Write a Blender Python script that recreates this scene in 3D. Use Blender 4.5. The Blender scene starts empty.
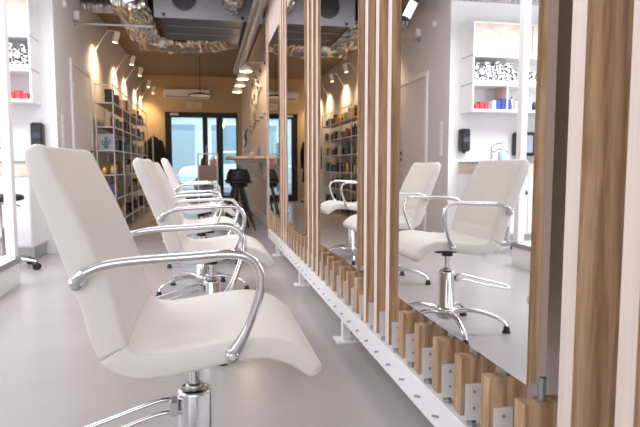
import bpy, math, random
from mathutils import Vector, Matrix
random.seed(7)
R = math.radians
scene = bpy.context.scene
col = scene.collection

# ---------------------------------------------------------------- camera
cd = bpy.data.cameras.new('camera'); cam = bpy.data.objects.new('camera', cd); col.objects.link(cam)
cd.sensor_width = 36.0; cd.lens = 554.4/640*36; cd.clip_start = 0.02; cd.clip_end = 200
cam.location = (0, 0, .88); cam.rotation_euler = (R(90-4.91), 0, R(-11.517))
cd.dof.use_dof = True; cd.dof.focus_distance = 1.7; cd.dof.aperture_fstop = 7
scene.camera = cam
# ---------------------------------------------------------------- world, lights, exposure
w = bpy.data.worlds.new('world'); scene.world = w; w.use_nodes = True
bg = w.node_tree.nodes['Background']; bg.inputs[0].default_value = (.80, .92, 1, 1); bg.inputs[1].default_value = 2.5

def area(name, loc, rot, sx, sy, power, color):
    l = bpy.data.lights.new(name, 'AREA'); l.shape = 'RECTANGLE'; l.size = sx; l.size_y = sy
    l.energy = power; l.color = color
    o = bpy.data.objects.new(name, l); col.objects.link(o); o.location = loc
    o.rotation_euler = tuple(R(a) for a in rot); return o
area('shop_window_daylight', (-1.35, -2.85, 1.55), (90, 0, 0), 4.2, 2.4, 50, (.95, .955, 1))
area('side_window_daylight', (-3.62, 1.4, 1.7), (90, 0, -90), 3.6, 2.0, 30, (.97, .97, 1))
area('washing_area_ceiling_light', (-2.4, 4.25, 2.9), (0, 0, 0), 1.7, 1.8, 88, (.96, .97, 1))
area('front_ceiling_light', (-.9, 2.6, 2.9), (0, 0, 0), 1.8, 3.2, 15, (1, .97, .96))
area('corridor_fill_light', (-.35, 5.0, 2.95), (0, 0, 0), 1.0, 1.2, 26, (.99, .96, 1))  # added fill without a fitting, lifts the left wall and slat edges
scene.view_settings.view_transform = 'Standard'; scene.view_settings.look = 'None'
scene.view_settings.gamma = 1; scene.view_settings.use_curve_mapping = False
scene.view_settings.exposure = .44

# ---------------------------------------------------------------- materials
def mat(name, c, rough=.5, metal=0, bump=0, bscale=40, var=0, vscale=4, emit=0, spec=None, trans=0, coat=0, stretch=(1,1,1), ior=None):
    m = bpy.data.materials.new(name); m.use_nodes = True; nt = m.node_tree; n = nt.nodes; b = n['Principled BSDF']
    b.inputs['Base Color'].default_value = (*c, 1); b.inputs['Roughness'].default_value = rough
    b.inputs['Metallic'].default_value = metal
    if spec is not None: b.inputs['Specular IOR Level'].default_value = spec
    if trans: b.inputs['Transmission Weight'].default_value = trans
    if coat: b.inputs['Coat Weight'].default_value = coat
    if ior: b.inputs['IOR'].default_value = ior
    if emit: b.inputs['Emission Color'].default_value = (*c, 1); b.inputs['Emission Strength'].default_value = emit
    tc = n.new('ShaderNodeTexCoord'); mp = n.new('ShaderNodeMapping'); mp.inputs['Scale'].default_value = stretch
    nt.links.new(tc.outputs['Object'], mp.inputs[0])
    if var:
        t = n.new('ShaderNodeTexNoise'); t.inputs['Scale'].default_value = vscale; t.inputs['Detail'].default_value = 5
        nt.links.new(mp.outputs[0], t.inputs['Vector'])
        r = n.new('ShaderNodeValToRGB'); r.color_ramp.elements[0].position = .3; r.color_ramp.elements[1].position = .7
        r.color_ramp.elements[0].color = (*[max(0, x*(1-var)) for x in c], 1)
        r.color_ramp.elements[1].color = (*[min(1, x*(1+var)) for x in c], 1)
        nt.links.new(t.outputs[0], r.inputs[0]); nt.links.new(r.outputs[0], b.inputs['Base Color'])
    if bump:
        t = n.new('ShaderNodeTexNoise'); t.inputs['Scale'].default_value = bscale; t.inputs['Detail'].default_value = 4
        nt.links.new(mp.outputs[0], t.inputs['Vector'])
        u = n.new('ShaderNodeBump'); u.inputs['Strength'].default_value = bump; u.inputs['Distance'].default_value = .01
        nt.links.new(t.outputs[0], u.inputs['Height']); nt.links.new(u.outputs[0], b.inputs['Normal'])
    return m

def wood(name, dark, light, axis='Z'):
    """oak laminate: fine grain streaks along the board plus soft cathedral figure"""
    m = bpy.data.materials.new(name); m.use_nodes = True; nt = m.node_tree; n = nt.nodes; b = n['Principled BSDF']
    tc = n.new('ShaderNodeTexCoord')
    def mp(s):
        q = n.new('ShaderNodeMapping'); q.inputs['Scale'].default_value = s
        oi = n.new('ShaderNodeObjectInfo'); ad = n.new('ShaderNodeVectorMath'); ad.operation = 'ADD'
        nt.links.new(tc.outputs['Object'], ad.inputs[0])
        cx = n.new('ShaderNodeCombineXYZ'); mu = n.new('ShaderNodeMath'); mu.operation = 'MULTIPLY'; mu.inputs[1].default_value = 9
        nt.links.new(oi.outputs['Random'], mu.inputs[0]); nt.links.new(mu.outputs[0], cx.inputs[2])
        nt.links.new(cx.outputs[0], ad.inputs[1]); nt.links.new(ad.outputs[0], q.inputs[0]); return q
    s1 = {'Z': (150, 150, 9), 'X': (9, 150, 150), 'Y': (150, 9, 150)}[axis]
    s2 = {'Z': (14, 14, 2.2), 'X': (2.2, 14, 14), 'Y': (14, 2.2, 14)}[axis]
    a, c = mp(s1), mp(s2)
    t1 = n.new('ShaderNodeTexNoise'); t1.inputs['Scale'].default_value = 1; t1.inputs['Detail'].default_value = 6
    t2 = n.new('ShaderNodeTexWave'); t2.inputs['Scale'].default_value = .55; t2.inputs['Distortion'].default_value = 7
    t2.inputs['Detail'].default_value = 3; t2.inputs['Detail Scale'].default_value = 1.4
    nt.links.new(a.outputs[0], t1.inputs['Vector']); nt.links.new(c.outputs[0], t2.inputs['Vector'])
    mx = n.new('ShaderNodeMix'); mx.data_type = 'FLOAT'; mx.inputs[0].default_value = .30
    nt.links.new(t1.outputs[0], mx.inputs[2]); nt.links.new(t2.outputs['Fac'], mx.inputs[3])
    r = n.new('ShaderNodeValToRGB'); r.color_ramp.elements[0].position = .28; r.color_ramp.elements[1].position = .66
    r.color_ramp.elements[0].color = (*dark, 1); r.color_ramp.elements[1].color = (*light, 1)
    nt.links.new(mx.outputs[0], r.inputs[0]); nt.links.new(r.outputs[0], b.inputs['Base Color'])
    b.inputs['Roughness'].default_value = .55
    return m

def pattern(name, c1, c2, scale=14):
    m = bpy.data.materials.new(name); m.use_nodes = True; nt = m.node_tree; n = nt.nodes; b = n['Principled BSDF']
    tc = n.new('ShaderNodeTexCoord'); v = n.new('ShaderNodeTexVoronoi'); v.distance = 'CHEBYCHEV'; v.inputs['Scale'].default_value = scale; v.inputs['Randomness'].default_value = 1
    oi = n.new('ShaderNodeObjectInfo'); ad = n.new('ShaderNodeVectorMath'); ad.operation = 'ADD'; nt.links.new(tc.outputs['Object'], ad.inputs[0]); nt.links.new(oi.outputs['Location'], ad.inputs[1]); nt.links.new(ad.outputs[0], v.inputs['Vector'])
    r = n.new('ShaderNodeValToRGB'); r.color_ramp.interpolation = 'CONSTANT'
    r.color_ramp.elements[0].color = (*c1, 1); r.color_ramp.elements[1].position = .40; r.color_ramp.elements[1].color = (*c2, 1)
    nt.links.new(v.outputs['Distance'], r.inputs[0]); nt.links.new(r.outputs[0], b.inputs['Base Color'])
    return m

def foil(name, c=(.56, .53, .50)):
    m = bpy.data.materials.new(name); m.use_nodes = True; nt = m.node_tree; n = nt.nodes; b = n['Principled BSDF']
    b.inputs['Base Color'].default_value = (*c, 1); b.inputs['Metallic'].default_value = 1; b.inputs['Roughness'].default_value = .2
    tc = n.new('ShaderNodeTexCoord'); v = n.new('ShaderNodeTexVoronoi'); v.inputs['Scale'].default_value = 5
    no = n.new('ShaderNodeTexNoise'); no.inputs['Scale'].default_value = 7; no.inputs['Detail'].default_value = 5
    nt.links.new(tc.outputs['Object'], v.inputs['Vector']); nt.links.new(tc.outputs['Object'], no.inputs['Vector'])
    ad = n.new('ShaderNodeMath'); nt.links.new(v.outputs['Distance'], ad.inputs[0]); nt.links.new(no.outputs[0], ad.inputs[1])
    u = n.new('ShaderNodeBump'); u.inputs['Strength'].default_value = .7; u.inputs['Distance'].default_value = .05
    nt.links.new(ad.outputs[0], u.inputs['Height']); nt.links.new(u.outputs[0], b.inputs['Normal'])
    return m

def spiral(name, c, axis='X', scale=26):
    """lock-seam spiral duct: bands across the tube's own axis"""
    m = bpy.data.materials.new(name); m.use_nodes = True; nt = m.node_tree; n = nt.nodes; b = n['Principled BSDF']
    b.inputs['Base Color'].default_value = (*c, 1); b.inputs['Metallic'].default_value = .85; b.inputs['Roughness'].default_value = .32
    tc = n.new('ShaderNodeTexCoord'); v = n.new('ShaderNodeTexWave'); v.bands_direction = axis; v.inputs['Scale'].default_value = scale/6.28*1.6
    nt.links.new(tc.outputs['Object'], v.inputs['Vector'])
    u = n.new('ShaderNodeBump'); u.inputs['Strength'].default_value = .6; u.inputs['Distance'].default_value = .01
    nt.links.new(v.outputs['Fac'], u.inputs['Height']); nt.links.new(u.outputs[0], b.inputs['Normal'])
    return m

M = {}
M['floor'] = mat('polished_concrete', (.385, .355, .362), .24, var=.07, vscale=1.3, spec=.5)
M['wall'] = mat('wall_paint', (.66, .62, .62), .8, bump=.05, bscale=120)
M['alcove'] = mat('white_wall_paint', (.86, .86, .87), .8)
M['frontwall'] = mat('ochre_wall_paint', (.60, .46, .28), .85)
M['rightwall'] = mat('right_wall_paint', (.74, .68, .66), .8)
M['ceiling'] = mat('ceiling_paint', (.27, .195, .135), .85)
M['ceil_near'] = mat('ceiling_grey', (.55, .53, .53), .85)
M['leather'] = mat('white_leather', (.80, .77, .73), .45, bump=.12, bscale=260)
M['chrome'] = mat('chrome', (.70, .70, .715), .07, 1)
M['steel'] = mat('brushed_steel', (.5, .5, .5), .35, 1)
M['zinc'] = mat('zinc_plated_steel', (.42, .46, .47), .4, .9)
M['black'] = mat('black_plastic', (.012, .012, .013), .4)
M['blackcloth'] = mat('black_cloth', (.012, .012, .014), .9)
M['white'] = mat('white_powder_coat', (.84, .84, .85), .4)
M['whitegloss'] = mat('white_gloss', (.86, .86, .87), .25)
M['oak'] = wood('oak_slat', (.36, .22, .12), (.66, .46, .285))
M['oakpale'] = mat('pale_oak_edge', (.72, .61, .555), .55, var=.06, vscale=3, stretch=(30, 30, 1))
M['oakx'] = wood('oak_shelf', (.40, .26, .15), (.62, .45, .30), 'X')
M['beige'] = wood('pale_oak_door', (.62, .50, .41), (.76, .65, .56), 'X')
M['mirror'] = mat('mirror_glass', (.93, .935, .93), 0, 1)
M['grey'] = mat('grey_sheet_metal', (.07, .068, .075), .5, .2)
M['greylight'] = mat('galvanised_panel', (.24, .235, .26), .45, .4)
M['foil'] = foil('crumpled_foil')
M['spiralx'] = spiral('spiral_duct_x', (.55, .56, .6), 'X'); M['spiraly'] = spiral('spiral_duct_y', (.40, .40, .41), 'Y')
M['frame'] = mat('black_door_frame', (.012, .012, .014), .5)
M['skirt'] = mat('skirting', (.80, .79, .79), .5)
M['gold'] = mat('gold_pot', (.65, .45, .15), .3, .9)
M['lampshade'] = mat('opal_glass_shade', (.9, .88, .84), .3)
M['bulb'] = mat('warm_bulb', (1, .72, .38), .5, emit=10)
M['red'] = mat('red_card', (.65, .06, .07), .5); M['blue'] = mat('blue_card', (.04, .08, .36), .5)
M['cyan'] = mat('pale_blue_liquid', (.35, .62, .80), .3)
M['stone'] = mat('grey_counter_edge', (.30, .29, .30), .5)
M['pattern'] = pattern('printed_box', (.02, .02, .025), (.85, .85, .86), 38)
M['taupe'] = mat('taupe_panel', (.42, .33, .29), .7)
M['pink'] = mat('pink_tissue', (.8, .3, .36), .7)
M['cactus_card'] = mat('grey_picture_card', (.50, .52, .54), .7)
M['teal'] = mat('teal_print', (.10, .25, .26), .7)
g = bpy.data.materials.new('door_glass'); g.use_nodes = True; nt = g.node_tree; nt.nodes.clear()
o_ = nt.nodes.new('ShaderNodeOutputMaterial'); mx = nt.nodes.new('ShaderNodeMixShader'); tr = nt.nodes.new('ShaderNodeBsdfTransparent'); gl = nt.nodes.new('ShaderNodeBsdfGlossy')
gl.inputs['Roughness'].default_value = .02; mx.inputs[0].default_value = .06
tr.inputs[0].default_value = (.9, .97, .98, 1)
nt.links.new(tr.outputs[0], mx.inputs[1]); nt.links.new(gl.outputs[0], mx.inputs[2]); nt.links.new(mx.outputs[0], o_.inputs[0])
M['glass'] = g

# ---------------------------------------------------------------- mesh helpers
class MB:
    def __init__(s): s.v = []; s.f = []; s.m = []; s.sm = []
    def add(s, vs, fs, mi=0, smooth=False):
        k = len(s.v); s.v += [tuple(v) for v in vs]
        for f in fs: s.f.append(tuple(i+k for i in f)); s.m.append(mi); s.sm.append(smooth)
        return s
    def box(s, x0, x1, y0, y1, z0, z1, mi=0, c=0):
        """box with chamfered vertical+horizontal edges when c > 0"""
        if c <= 0:
            vs = [(x, y, z) for z in (z0, z1) for y in (y0, y1) for x in (x0, x1)]
            return s.add(vs, [(0,2,3,1),(4,5,7,6),(0,1,5,4),(2,6,7,3),(0,4,6,2),(1,3,7,5)], mi)
        rings = []
        for z, i in ((z0, c), (z0+c, 0), (z1-c, 0), (z1, c)):
            rings.append([(x0+c+i*.0, y0+i, z), (x1-c, y0+i, z), (x1-i, y0+c, z), (x1-i, y1-c, z), (x1-c, y1-i, z), (x0+c, y1-i, z), (x0+i, y1-c, z), (x0+i, y0+c, z)])
        vs = [p for r in rings for p in r]; fs = [tuple(range(7, -1, -1)), tuple(range(24, 32))]
        for a in range(3):
            for b in range(8): fs.append((a*8+b, a*8+(b+1) % 8, a*8+8+(b+1) % 8, a*8+8+b))
        return s.add(vs, fs, mi)
    def tube(s, pts, r, n=12, mi=0, flat=1.0, caps=True):
        pts = [Vector(p) for p in pts]; rs = r if isinstance(r, (list, tuple)) else [r]*len(pts)
        up = Vector((0, 0, 1)); rings = []; prev = None
        for i, p in enumerate(pts):
            t = (pts[min(i+1, len(pts)-1)] - pts[max(i-1, 0)]).normalized()
            if prev is None:
                a = t.cross(up)
                if a.length < 1e-3: a = t.cross(Vector((0, 1, 0)))
                a.normalize()
            else:
                a = (prev - t*prev.dot(t)).normalized()
            prev = a; b = t.cross(a)
            rings.append([p + (a*math.cos(q)*rs[i]) + (b*math.sin(q)*rs[i]*flat) for q in [2*math.pi*k/n for k in range(n)]])
        vs = [v for rg in rings for v in rg]; fs = []
        for i in range(len(rings)-1):
            for k in range(n): fs.append((i*n+k, i*n+(k+1) % n, (i+1)*n+(k+1) % n, (i+1)*n+k))
        s.add(vs, fs, mi, True)
        if caps:
            k = len(s.v); s.add(rings[0], [tuple(range(n-1, -1, -1))], mi); s.add(rings[-1], [tuple(range(n))], mi)
        return s
    def cyl(s, p0, p1, r, n=20, mi=0, r1=None): return s.tube([p0, p1], [r, r if r1 is None else r1], n, mi)
    def lathe(s, prof, c=(0, 0, 0), n=24, mi=0, smooth=True):
        vs = [(c[0]+r*math.cos(2*math.pi*k/n), c[1]+r*math.sin(2*math.pi*k/n), c[2]+z) for r, z in prof for k in range(n)]
        fs = []
        for i in range(len(prof)-1):
            for k in range(n): fs.append((i*n+k, i*n+(k+1) % n, (i+1)*n+(k+1) % n, (i+1)*n+k))
        return s.add(vs, fs, mi, smooth)
    def prism(s, outline, y0, y1, mi=0, axis='Y'):
        n = len(outline)
        def P(a, b, t): return {'Y': (a, t, b), 'X': (t, a, b), 'Z': (a, b, t)}[axis]
        vs = [P(a, b, y0) for a, b in outline] + [P(a, b, y1) for a, b in outline]
        fs = [tuple(range(n)), tuple(range(2*n-1, n-1, -1))] + [(i, i+n, (i+1) % n + n, (i+1) % n) for i in range(n)]
        return s.add(vs, fs, mi)
    def build(s, name, mats, parent=None, loc=None, bevel=0):
        me = bpy.data.meshes.new(name); me.from_pydata(s.v, [], s.f)
        if not isinstance(mats, (list, tuple)): mats = [mats]
        for m in mats: me.materials.append(m)
        for p, mi, sm in zip(me.polygons, s.m, s.sm): p.material_index = mi; p.use_smooth = sm
        me.update()
        import bmesh
        bm = bmesh.new(); bm.from_mesh(me); bmesh.ops.recalc_face_normals(bm, faces=bm.faces); bm.to_mesh(me); bm.free()
        o = bpy.data.objects.new(name, me); col.objects.link(o)
        if parent: o.parent = parent
        if loc: o.location = loc
        if bevel:
            b = o.modifiers.new('bevel', 'BEVEL'); b.width = bevel; b.segments = 2; b.limit_method = 'ANGLE'
        return o

def tag(o, label=None, cat=None, group=None, kind=None):
    if label: o['label'] = label
    if cat: o['category'] = cat
    if group: o['group'] = group
    if kind: o['kind'] = kind
    return o
def thing(name, label, cat, loc=(0, 0, 0), rz=0, group=None):
    o = bpy.data.objects.new(name, None); col.objects.link(o); o.location = loc; o.rotation_euler.z = rz
    o.empty_display_size = .1
    return tag(o, label, cat, group)
def copy_tree(o, parent=None):
    c = o.copy(); col.objects.link(c)
    if parent: c.parent = parent
    for ch in [x for x in o.children]: copy_tree(ch, c)
    return c
def struct(name, mb, m): return tag(mb.build(name, m), kind='structure')
def crom(pts, sub=6):
    out = []; n = len(pts)
    for i in range(n-1):
        p = [Vector(pts[max(i-1, 0)]), Vector(pts[i]), Vector(pts[i+1]), Vector(pts[min(i+2, n-1)])]
        for k in range(sub):
            t = k/sub
            out.append(.5*((2*p[1]) + (p[2]-p[0])*t + (2*p[0]-5*p[1]+4*p[2]-p[3])*t*t + (3*p[1]-p[0]-3*p[2]+p[3])*t**3))
    out.append(Vector(pts[-1])); return out

# ================================================================ SETTING
CZ = 3.0
YF = 13.7           # front wall
XL, XR = -1.45, .86
YA = 5.98           # alcove wall
struct('floor', MB().box(-3.7, XR+.12, -3, YF+.12, -.1, 0), M['floor'])
struct('ceiling', MB().box(-3.7, XR+.12, 6.3, YF+.12, CZ, CZ+.1), M['ceiling'])
struct('ceiling', MB().box(-3.7, XR+.12, -3, 6.3, CZ, CZ+.1), M['ceil_near'])
struct('wall_left', MB().box(XL-.12, XL, YA+.002, YF, 0, CZ), M['wall'])
struct('wall_alcove', MB().box(-3.7, XL-.001, YA, YA+.12, 0, CZ), M['alcove'])
struct('wall_far_left', MB().box(-3.82, -3.7, -3, YA+.12, 0, CZ), M['alcove'])
struct('wall_right', MB().box(XR, XR+.12, -3, YF, 0, CZ), M['rightwall'])
struct('wall_back', MB().box(-3.7, XR+.12, -3.12, -3, 0, CZ), M['alcove'])
DX0, DX1, DZ = -.945, .745, 2.15
fw = MB().box(XL-.12, DX0, YF, YF+.12, 0, CZ).box(DX1, XR+.12, YF, YF+.12, 0, CZ).box(DX0, DX1, YF, YF+.12, DZ, CZ)
struct('wall_front', fw, M['frontwall'])
struct('baseboard_right', MB().box(XR-.018, XR, 6.1, YF, 0, .13), M['skirt'])
struct('baseboard_left', MB().box(XL, XL+.014, 7.5, YF, 0, .09), M['skirt'])
struct('baseboard_alcove', MB().box(-1.5, XL+.012, YA-.012, YA-.001, 0, .08).box(XL, XL+.012, YA-.01, 6.38, 0, .08), M['skirt'])

# street door: black frame with glazed leaf, narrow light and side light
d1 = thing('door_1', None, None, (0, YF, 0)); tag(d1, kind='structure')
f = MB(); T = .02
for x0, x1 in ((DX0, -.80), (-.08, .04), (.245, .40), (.715, DX1)): f.box(x0, x1, -.03, .07, .0, DZ)
for x0, x1 in ((-.80, -.08), (.04, .245), (.40, .715)):
    f.box(x0, x1, -.03, .07, DZ-.12, DZ); f.box(x0, x1, -.03, .07, 0, .16)
f.build('door_frame', M['frame'], d1)
gp = MB()
for x0, x1 in ((-.80, -.08), (.04, .245), (.40, .715)): gp.box(x0, x1, .012, .02, .16, DZ-.12)
gp.build('pane', M['glass'], d1)
MB().box(-.83, -.63, -.07, -.03, DZ-.08, DZ-.03, c=.006).build('door_closer', M['white'], d1)
MB().tube([(.06-.03, -.03, .95), (.0, -.09, .95), (.0, -.09, 1.35), (.03, -.03, 1.35)], .012).build('door_handle', M['steel'], d1)

# interior door in the left wall
d2 = thing('door_2', None, None, (XL, 6.60, 0)); tag(d2, kind='structure')
MB().box(0, .022, 0, .06, 0, 2.06).box(0, .022, 1.0, 1.06, 0, 2.06).box(0, .022, .06, 1.0, 2.0, 2.06).build('door_frame', M['whitegloss'], d2)
MB().box(-.001, .012, .066, .994, .01, 1.995).build('door_leaf', M['wall'], d2)
dh = MB().cyl((.012, .93, 1.06), (.02, .93, 1.06), .024).tube([(.02, .93, 1.06), (.06, .93, 1.06), (.062, .90, 1.06), (.062, .81, 1.06)], .009)
dh.build('door_handle', M['black'], d2)
MB().cyl((.012, .93, .97), (.018, .93, .97), .02).build('keyhole_plate', M['black'], d2)
for z in (.3, 1.05, 1.75): MB().cyl((.028, .058, z-.05), (.028, .058, z+.05), .008).build('hinge', M['steel'], d2)

# windows that let the daylight in (behind and left of the camera)
w1 = thing('window_1', None, None, (-1.35, -2.96, 1.55)); tag(w1, kind='structure')
MB().box(-2.15, 2.15, -.03, .03, -1.25, -1.2).box(-2.15, 2.15, -.03, .03, 1.2, 1.25).box(-2.15, -2.1, -.03, .03, -1.2, 1.2).box(2.1, 2.15, -.03, .03, -1.2, 1.2).build('window_frame', M['whitegloss'], w1)
w2 = thing('window_2', None, None, (-3.68, 1.4, 1.7)); tag(w2, kind='structure')
MB().box(-.02, .03, -1.85, 1.85, -1.05, -1.0).box(-.02, .03, -1.85, 1.85, 1.0, 1.05).box(-.02, .03, -1.85, -1.8, -1.0, 1.0).box(-.02, .03, 1.8, 1.85, -1.0, 1.0).build('window_frame', M['whitegloss'], w2)

# ================================================================ STREET OUTSIDE
struct('ground', MB().box(-25, 25, YF+.12, 45, -.14, -.04), mat('asphalt', (.22, .23, .25), .8, var=.1))
bl = thing('office_building', 'pale building with blue tinted windows across the street, seen through the shop door', 'building', (0, 24, -.04))
fa = mat('facade_render', (.52, .58, .62), .8); faw = mat('facade_white_band', (.85, .87, .88), .7); fg = mat('tinted_window', (.16, .27, .33), .15, spec=.8)
MB().box(-9, 9, 0, 6, 0, 2.95).box(-9, 9, 0, 6, 3.55, 9).build('wall', fa, bl)
MB().box(-9, 9, -.12, 6, 2.95, 3.55).build('fascia', faw, bl)
for i, x in enumerate((-6.5, -4.3, -1.75, .15, 2.6, 5)):
    f_ = MB().box(x, x+1.35, -.06, .0, .5, 2.7).build('window_frame', faw if i % 2 else fa, bl)
    MB().box(x+.06, x+1.29, -.075, -.06, .56, 2.64).build('pane', fg, f_)
for x in (-4.3, -2.2, -.1, 2, 4.1): MB().box(x, x+1.4, -.04, 0, 4.2, 6).build('window', fg, bl)
dt = MB().cyl((-1.35, 20, -.04), (-1.35, 20, 1.7), .16); tag(dt.build('street_post', mat('dark_bollard', (.05, .09, .10), .6)), 'dark cylindrical post on the pavement seen through the left door pane', 'post')
def car(x, y, body, label, lightc):
    c = thing('parked_car', label, 'car', (x, y, -.04), 0, None)
    prof = [(-2.1, .35), (-2.12, .75), (-1.95, .88), (-1.3, .95), (-.75, 1.38), (.7, 1.42), (1.35, 1.0), (2.05, .9), (2.15, .55), (2.1, .33)]
    MB().prism(prof, -.82, .82).build('body', body, c, bevel=.05)
    MB().prism([(-1.15, .98), (-.7, 1.33), (.66, 1.37), (1.2, 1.0)], -.835, .835).build('side_window', fg, c)
    for wx in (-1.35, 1.3):
        for wy in (-.84, .66): MB().cyl((wx, wy, .31), (wx, wy+.18, .31), .31, 24).build('wheel', M['black'], c)
    MB().box(-2.14, -2.05, -.8, -.5, .68, .82).build('tail_light', lightc, c)
    return c
car(1.25, 18.6, mat('car_white', (.75, .8, .84), .25, coat=.6), 'white car parked outside on the right, seen through the door glass', M['red'])
car(-3.1, 17.2, mat('car_silver_blue', (.6, .7, .76), .25, coat=.6), 'silver blue car parked nearer on the left outside the door', M['red'])

# ================================================================ SLATTED PARTITION (right)
PX = .64; Y0 = 1.047; PP = .1468; TH = .04; DEP = .098; ZM0, ZM1 = .431, 2.11
part = thing('slatted_partition', 'long oak slat screen on a white steel rail carrying the mirrors', 'partition', (.69, 3.2, 0))
def loc(p): return (p[0]-.69, p[1]-3.2, p[2])
def pb(mb, name, m, parent=None, c=None, **k):
    """build at its own centre, under the partition"""
    o = mb.build(name, m, parent or part, **k)
    return o
def slat_mesh(z0, z1, pale, name, y, x0=PX, x1=PX+DEP, parent=part, mats=None):
    m = MB(); dx = x0-.69; yc = y-TH-3.2
    h = z1-z0
    m.box(0, x1-x0, 0, TH, 0, h, 0)
    for i in range(6): pass
    if pale: m.m[-2] = 1          # the narrow edge that faces the room
    o = m.build(name, mats or [M['oak'], M['oakpale']], parent, (dx, yc, z0), bevel=.0012)
    return o
NMAX = 34
for n in range(-5, NMAX+1):
    y = Y0+PP*n; k = n % 9
    stub = 0 <= n <= 32 and k <= 5
    if stub:
        s = slat_mesh(.227, .383, False, 'short_slat', y)
        tag(s, 'short oak slat standing below a mirror')
        MB().box(0, DEP, 0, TH, 0, CZ-.02-ZM1-.012).build('upper_slat', [M['oakpale'], M['oakpale']], part, (PX-.69, y-TH-3.2, ZM1+.012), bevel=.0012)
        MB().cyl((0, 0, 0), (0, 0, .052), .0085, 12).build('bolt', M['zinc'], part, (PX+.052-.69, y-.02-3.2, .381))
    else:
        s = slat_mesh(.227, CZ-.02, True, 'slat', y)
    # white fixing plate on the face of the slat, levelling foot below
    bp = MB().box(PX+.012, PX+.060, -.0045, 0, -.012, .086)
    bo = bp.build('fixing_plate', M['white'], s); bo.location = (-PX, 0, .0)
    sc = MB()
    for z in (.02, .065): sc.cyl((PX+.036, -.0065, z), (PX+.036, -.0045, z), .004, 10)
    so = sc.build('screw', M['zinc'], bo)
    lf = MB().cyl((0, 0, -.032), (0, 0, -.020), .013, 12).cyl((0, 0, -.020), (0, 0, .004), .0085, 10)
    lf.build('levelling_foot', M['zinc'], s, (.036, .010, 0)) 
# rail with slanted slots
YA0, YA1 = Y0-PP*5.6, Y0+PP*(NMAX+.3)
MB().box(.655-.69, .728-.69, YA0-3.2, YA1-3.2, .10, .195).build('rail', M['white'], part, bevel=.003)
sl = MB()
for n in range(-5, NMAX):
    yy = Y0+PP*n-.02-3.2; xx = .6535-.69
    sl.add([(xx, yy+.0, .142), (xx, yy+.05, .124), (xx, yy+.05, .132), (xx, yy, .150),
            (xx+.003, yy+.0, .142), (xx+.003, yy+.05, .124), (xx+.003, yy+.05, .132), (xx+.003, yy, .150)],
           [(0,1,2,3), (7,6,5,4), (0,4,5,1), (1,5,6,2), (2,6,7,3), (3,7,4,0)])
sl.build('slot', M['stone'], part)
for y in (1.30, 2.66, 3.99, 5.38):
    p = MB().box(-.02, .02, -.02, .02, .006, .10).build('support_post', M['white'], part, (.675-.69, y-3.2, 0), bevel=.002)
    q = MB().box(-.055, .055, -.055, .055, 0, .007)
    for a in (-.04, .04):
        for b in (-.04, .04): q.cyl((a, b, .007), (a, b, .013), .007, 8)
    q.build('base_plate', M['white'], p)
names = ['tall mirror nearest the camera, showing the washing area and two white chairs',
         'tall mirror second from the camera, reflecting white chair arms and the display shelf',
         'tall mirror third from the camera, reflecting the black coat',
         'narrow-looking farthest tall mirror, beside the white wall and wooden ledge']
for k in range(4):
    y0 = .998+1.321*k; y1 = y0+.782
    mr = thing('wall_mirror', names[k], 'mirror', (PX, y0, ZM0), 0, 'tall mirrors on the slatted partition')
    MB().box(-.004, .001, 0, y1-y0, 0, ZM1-ZM0).build('mirror_glass', M['mirror'], mr)
    MB().box(.0015, .020, 0, y1-y0, .002, ZM1-ZM0-.002).build('backing_board', M['oak'], mr)
    MB().box(.021, .052, .018, .056, .008, ZM1-ZM0-.02).build('batten', M['oakpale'], mr)

# ================================================================ SALON CHAIRS
PROF = [(-.308, .893, .044), (-.288, .845, .052), (-.256, .775, .060), (-.220, .69, .067), (-.186, .605, .069), (-.168, .54, .067),
        (-.142, .487, .063), (-.088, .466, .057), (0, .473, .052), (.09, .487, .05), (.165, .488, .05), (.222, .468, .048), (.262, .436, .042)]
def ring(c, nrm, t, hw, dish):
    pts = []; r = min(.011, t*.45)
    # rounded rectangle in (y, n) going round; top face dished
    def P(y, q): return Vector((c[0], y, c[1])) + Vector((nrm[0], 0, nrm[1]))*q
    ys = [-1, -.75, -.45, 0, .45, .75, 1]
    h = t/2
    for y in ys: pts.append(P((hw-r)*y, h - dish*(1-abs(y)**2.2)))
    for a in (60, 30, 0): pts.append(P(hw-r+r*math.cos(R(a)), h-r+r*math.sin(R(a))))
    for a in (0, -30, -60): pts.append(P(hw-r+r*math.cos(R(a)), -h+r+r*math.sin(R(a))))
    for y in reversed(ys): pts.append(P((hw-r)*y, -h - .004*(1-y*y)))
    for a in (240, 210, 180): pts.append(P(-(hw-r)+r*math.cos(R(a)), -h+r+r*math.sin(R(a))))
    for a in (180, 150, 120): pts.append(P(-(hw-r)+r*math.cos(R(a)), h-r+r*math.sin(R(a))))
    return pts
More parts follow.
